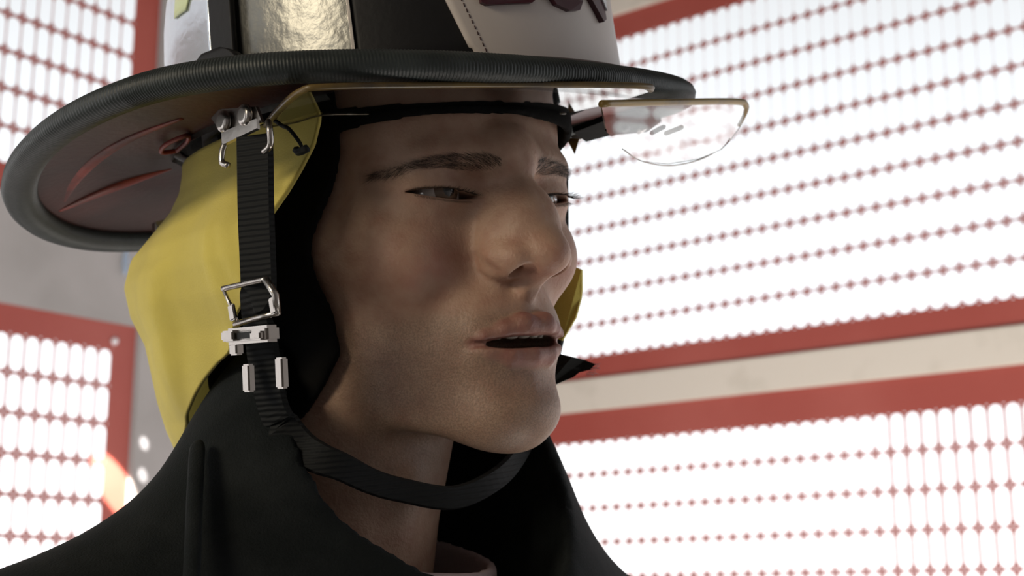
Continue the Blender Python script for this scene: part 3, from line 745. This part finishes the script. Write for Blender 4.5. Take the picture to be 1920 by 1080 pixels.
sub(mesh('loose_threads', V, F, mat('pale_thread', (.45, .33, .33), .8)), ft)
amb = fixn(mesh('lug', *slab(mm([(-70, -26, 33), (-71, -18, 31), (-70, -21, 24)]), (.6, .6, 0), .003), M['amber'], smooth=False)); Hh(amb)

#@@STRAP
PTS = [(118, -22, 21), (118.5, -22, 10), (119, -23, -12), (118, -26, -42), (115, -34, -46), (110, -41, -53), (107, -44, -60), (103, -48, -77), (97, -51, -96), (90, -46, -109), (86, -36, -115.5), (78, -31, -120), (62, -31, -128), (46, -30, -133.5), (20, -26, -139.5), (-8, -28, -134), (-40, -45, -124), (-68, -62, -108), (-82, -62, -80), (-86, -55, -50), (-84, -48, -10), (-84, -45, 20)]
W_ = [17.5] * 8 + [17, 15.5, 14, 12.5, 11.5, 11, 11, 11, 11, 12, 14, 15, 15, 15]
pp = smooth_path(mm(PTS), 6); ww = list(np.interp(np.linspace(0, len(PTS) - 1, len(pp)), range(len(PTS)), np.array(W_) / 1000))
nn = []
for p in pp:
    v = Vector((p.x, p.y + .085, 0)); 
    if p.z < -.1: v = v + Vector((0, .06, .02 + (p.z + .1) * .5))
    nn.append(v.normalized())
nt2 = M['webbing'].node_tree; n_ = nt2.nodes; tcn = n_.new('ShaderNodeTexCoord'); wv = n_.new('ShaderNodeTexWave'); wv.wave_type = 'BANDS'; wv.bands_direction = 'Z'; wv.inputs['Scale'].default_value = 130; wv.inputs['Distortion'].default_value = 1.2
bpn = n_.new('ShaderNodeBump'); bpn.inputs['Distance'].default_value = .0004; nt2.links.new(tcn.outputs['Object'], wv.inputs['Vector']); nt2.links.new(wv.outputs['Fac'], bpn.inputs['Height']); nt2.links.new(bpn.outputs[0], n_['Principled BSDF'].inputs['Normal'])
strap = fixn(mesh('chin_strap', *ribbon(pp, nn, ww, .0022), M['webbing'], smooth=False)); Hh(strap)
nrm = Vector((.75, .66, 0)).normalized()
# bracket plate with two screws and a wire loop
plate = fixn(mesh('strap_bracket', *slab(mm([(119, -52, 34), (119, -45, 36.5), (119, -16, 32), (119, -12, 24.5), (119, -38, 24.5), (119, -44, 26)]), (1, .1, 0), .0016), M['steel'], smooth=False)); Hh(plate)
lip = fixn(mesh('bracket_lip', *slab(mm([(121, -41, 25.5), (121, -13, 26), (121, -13, 22), (121, -41, 20)]), (1, .1, .3), .0016), M['steel'], smooth=False)); sub(lip, plate)
for (y, z) in ((-39, 30), (-22, 29.5)):
    bm = bmesh.new(); bmesh.ops.create_uvsphere(bm, u_segments=20, v_segments=12, radius=.0048)
    for v in bm.verts: v.co.z *= .55; v.co.z = min(v.co.z, .0018)
    bmesh.ops.rotate(bm, verts=bm.verts[:], matrix=Matrix.Rotation(math.radians(90), 3, 'Y')); bmesh.ops.translate(bm, verts=bm.verts[:], vec=(.1215, y / 1000, z / 1000))
    me = bpy.data.meshes.new('screw'); bm.to_mesh(me); bm.free(); sub(link('screw', me, M['steel']), plate)
loop = smooth_path(mm([(120, -40, 22), (121, -42, 18), (121.5, -42, 13), (121, -38, 11)]), 6)
sub(fixn(mesh('wire_loop', *tube_geo(loop, .0014, 8), M['steel'])), plate)
loop = smooth_path(mm([(120, -7, 24), (121.5, -4, 20), (121, -5, 14), (121, -10, 12)]), 6)
sub(fixn(mesh('wire_loop', *tube_geo(loop, .0014, 8), M['steel'])), plate)
# slide buckle
def frame_bar(name, pts, r, parent, flat=1.0, up=None):
    return sub(fixn(mesh(name, *tube_geo(mm(pts), r, 8, up=up, flat=flat), M['steel'])), parent)
bk = fixn(mesh('slide_buckle', *tube_geo(smooth_path(mm([(121, -48, -40.5), (121, -30, -40.2), (121, -14.5, -40)]), 4), .0013, 8), M['steel'])); Hh(bk)
frame_bar('buckle_side', [(121, -48, -40.5), (119, -46, -48), (118, -43, -55)], .0009, bk)
frame_bar('buckle_side', [(121, -14.5, -40), (119, -11, -47), (118, -12, -54)], .0016, bk)
frame_bar('buckle_bar', [(118, -45, -56), (118, -28, -55), (118, -11, -54)], .0013, bk)
for y in (-45, -13):
    o = box_obj('buckle_tab', (-.0008, -.0022, -.0035), (.0008, .0022, .0035), M['steel'], bevel=.0005); o.parent = bk; o.matrix_basis = Matrix.Translation((.119, y / 1000, -.051)) @ Matrix.Rotation(.2, 4, 'X')
# quick release
qr = box_obj('quick_release', (-.0035, -.0165, -.0035), (.0035, .0165, .0035), M['steel'], bevel=.0012)
Hh(qr); qr.matrix_basis = HEAD @ Matrix.Translation((.1165, -.0345, -.0615)) @ Matrix.Rotation(-.03, 4, 'X')
def qpart(name, lo, hi, m=None):
    o = box_obj(name, [v / 1000 for v in lo], [v / 1000 for v in hi], m or M['steel'], bevel=.0007); o.parent = qr; return o
qpart('release_tab', (1, -15.5, -2), (6, -6, 2.5)); qpart('release_tab', (1, 6.5, -2.5), (5.5, 14.5, 1.2))
qpart('release_slot', (2.6, -6, -2), (4.2, 6, 2), M['black_leather'])
qpart('release_foot', (-2, -16, -8), (2, -10, -3)); qpart('release_foot', (-7, -15.5, -24), (-3.5, -10, -12)); qpart('release_foot', (-7, 10.5, -23), (-3.5, 16, -10))
# cord on the curtain
cord = fixn(mesh('cord', *tube_geo(smooth_path(mm([(98, -38, 33), (99, -29, 28), (100, -22, 25), (99, -16, 18), (99, -15, 15)]), 6), .0009, 6), M['webbing'])); Hh(cord)
knot = fixn(mesh('knot', *tube_geo(smooth_path(mm([(99, -19, 15.5), (100, -15, 14), (99, -11, 15)]), 4), .0018, 6), M['webbing'])); sub(knot, cord)

#@@CLOTHES
# hood and jacket belong to the man
def Bf(o, m): o.parent = bodyroot; o.matrix_parent_inverse = Matrix.Translation(-bodyroot.location); o.matrix_basis = m; return o
xs = axis((-104., [(104, 2.0)])); ys = axis((-196., [(24, 2.0)])); zs = axis((-175., [(60, 2.0)]))
P = grid(xs, ys, zs); base = smin(head_sdf(P), neck_sdf(P), 12)
ax_ = np.abs(P[0])
ear = smin(base, ell([ax_, P[1], P[2]], (74, -88, -14), (9, 20, 34)), 18)
front = P[1] - (-30 - .30 * np.clip(20 - P[2], 0, 60) - .0 * P[2]) + np.clip(-P[2] - 70, 0, 100) * .75   # opening plane
front = np.minimum(front, 28 + .12 * (P[1] + 20) - P[2]); D = np.maximum(ear - 6.5, -(ear - 3.0)); D = smax(D, front, 3); D = smax(D, np.where(P[0] < 10, -92 - P[2], -500).astype(np.float32), 3)
V, F = surface_nets(D, xs, ys, zs)
hood = mesh_np('hood', V / 1000, F, M['hood']); Bf(hood, HEAD)
BODY = mat4(RB, OB)
xs = axis((-290., [(-140, 8), (140, 4), (290, 8)])); ys = axis((-190., [(190, 4)])); zs = axis((760., [(1420, 12), (1620, 3)]))
P = grid(xs, ys, zs); X, Y, Z = P; A = [np.abs(X + 18), Y, Z]
D = ell(P, (-18, -10, 1150), (185, 125, 520)); D = smax(D, 800 - Z, 20)
D = smin(D, cap(A, (0, -18, 1440), (150, -22, 1440), 90, 74), 50)
D = smin(D, cap(A, (70, -20, 1500), (160, -20, 1450), 56, 66), 30)
D = smin(D, cap(A, (180, -18, 1430), (235, 0, 1150), 70, 58), 30)
D = smin(D, cap(A, (235, 0, 1150), (215, 60, 900), 58, 48), 20)
# folds
D = D + 2.2 * np.sin(A[0] * .045 + Z * .05 + Y * .02) * np.clip((1560 - Z) / 80, 0, 1)
# collar: flared ring round the neck, cut by a sloping plane
cx, cy = -14., 4.
rr = np.sqrt(((X - cx) / 1.0) ** 2 + ((Y - cy) / 1.12) ** 2); rad = 84 + (Z - 1560) * .10 + 2.5 * np.sin(np.arctan2(Y - cy, X - cx) * 5)
colr = np.abs(rr - rad) - 3.5
top = Z - np.minimum(1583 - .10 * np.abs(Y + 30), 1579 - .80 * Y) + np.clip(-34 - X, 0, 60) * .95
colr = smax(colr, top, 4); colr = smax(colr, 1470 - Z, 4)
notch = np.maximum(np.abs(X - cx - (Z - 1480) * .05) - 6 - np.clip(Z - 1480, 0, 99) * .25, 40 - Y)
hole = ell(P, (cx, 14, 1560), (78, 84, 110))
D = smax(D, -hole, 6)
D = smin(D, colr, 8); D = smax(D, -chain(P, [(95, 22, 1575, 4), (104, 38, 1545, 5), (116, 59, 1515, 5), (130, 81, 1480, 5)], 3), 4)
D = smax(D, -notch, 3)
V, F = surface_nets(D, xs, ys, zs)
M['coat'] = mat('black_aramid_coat', (0.0062, 0.0085, 0.0092), 0.85, spec=.2, bump=(1000, .0006, .7), noise=(30, (0.016, 0.019, 0.02), .4, .7))
jacket = mesh_np('jacket', V / 1000, F, M['coat']); Bf(jacket, BODY)
seam = fixn(mesh('collar_seam', *tube_geo(smooth_path(mm([(94, 6, 1573), (97.5, 11, 1568), (107, 27, 1545), (119, 48, 1515), (133, 70, 1480), (146, 88, 1440)]), 6), [.0008, .0014, .002, .0026, .003, .0034] + [.0036] * 25, 10, up=(.75, .6, .2), flat=.7), M['coat'])); Bf(seam, BODY)
# t-shirt neckline
xs = axis((-80., [(70, 2.2)])); ys = axis((-80., [(90, 2.2)])); zs = axis((1440., [(1575, 2.2)]))
P = grid(xs, ys, zs); X, Y, Z = P
q = cap(P, (-8, -12, 1440), (-8, -8, 1620), 66, 60); q = smax(smax(np.abs(q) - 2.5, Z - (1531 - .25 * Y), 2), 1446 - Z, 2)
V, F = surface_nets(q, xs, ys, zs)
Bf(mesh_np('t_shirt', V / 1000, F, mat('grey_pink_cotton', (0.42, 0.33, 0.33), .9, bump=(900, .0004, .4))), BODY)
# trousers and boots carry the figure down to the floor
xs = axis((-230., [(190, 10)])); ys = axis((-160., [(190, 10)])); zs = axis((0., [(880, 10)]))
P = grid(xs, ys, zs); A = [np.abs(P[0] + 18), P[1], P[2]]
D = smin(ell(P, (-18, -5, 830), (160, 115, 130)), chain(A, [(90, 0, 820, 95), (105, 5, 470, 72), (110, -5, 120, 66)], 20), 30); D = smax(D, 60 - P[2], 8)
V, F = surface_nets(D, xs, ys, zs); Bf(mesh_np('trousers', V / 1000, F, M['coat']), BODY)
for sx in (-1, 1):
    xs = axis((-80., [(80, 6)])); ys = axis((-120., [(220, 6)])); zs = axis((-6., [(220, 6)]))
    P = grid(xs, ys, zs); D = smin(cap(P, (0, -5, 200), (0, -5, 60), 50, 50), ell(P, (0, 45, 38), (52, 140, 52)), 25); D = smax(D, 2 - P[2], 4)
    V, F = surface_nets(D, xs, ys, zs); V = V / 1000 + np.array([-.018 + sx * .11, -.005, 0]); Bf(mesh_np('boot', V, F, M['black_leather']), BODY)
    # gloved hands with separate fingers, hanging at the sides
    xs = axis((-60., [(60, 3)])); ys = axis((-60., [(70, 3)])); zs = axis((-190., [(30, 3)]))
    P = grid(xs, ys, zs); D = smin(cap(P, (0, 0, 20), (0, 0, -20), 34, 30), ell(P, (0, 0, -55), (19, 42, 46)), 14)
    for k, ln in enumerate((66, 76, 70, 54)):
        y0 = 30 - k * 20; D = smin(D, chain(P, [(0, y0, -85, 11), (-2 * sx, y0 * 1.05, -85 - ln * .5, 10.5), (-9 * sx, y0, -85 - ln, 9)], 2), 4)
    D = smin(D, chain(P, [(0, 30, -40, 14), (-6 * sx, 50, -72, 12), (-10 * sx, 52, -98, 10)], 3), 8)
    V, F = surface_nets(D, xs, ys, zs); V = V / 1000 + np.array([-.018 + sx * .213, .065, .88]); Bf(mesh_np('glove', V, F, M['black_leather']), BODY)
# added on the left wall: rings imitating sun sparkles, disc imitating a bright hole
mLw = wall_matrix('L')
ch = fixn(mesh('chain', *tube_geo([(.006 * math.cos(a), 0, -.009 + .009 * math.sin(a)) for a in [2 * PI * k / 14 for k in range(14)]], .0022, 8, closed=True), mat('pale_blue_sparkle', (.42, .55, .72), .4)))
chr_ = empty('sparkle_rings'); chr_.matrix_world = mLw @ Matrix.Translation((1.879, -.018, Z0 + .832)); tag(chr_, 'pale blue rings imitating blurred sun sparkles on the grey beam below the helmet rim', 'chain')
ch.name = 'sparkle_ring'; ch.parent = chr_
for k in range(1, 5):
    c = ch.copy(); COL.objects.link(c); c.parent = chr_; c.matrix_basis = Matrix.Translation((0, 0, -.0155 * k)) @ Matrix.Rotation(k * PI / 2 * .6, 4, 'Z')
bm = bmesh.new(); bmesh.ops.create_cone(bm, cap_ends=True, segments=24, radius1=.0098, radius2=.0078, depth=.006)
bmesh.ops.bevel(bm, geom=bm.edges[:], offset=.0008, segments=2, affect='EDGES'); me = bpy.data.meshes.new('hole_disc'); bm.to_mesh(me); bm.free()
bo = link('hole_disc', me, mat('hole_white', (.85, .8, .84), .4)); bo.matrix_world = mLw @ Matrix.Translation((1.8744, -.003, Z0 + .598)) @ Matrix.Rotation(math.radians(90), 4, 'X')
tag(bo, 'round pale disc standing in for a bright hole at the top corner of the lower left screen', 'hole_disc')
#@@END
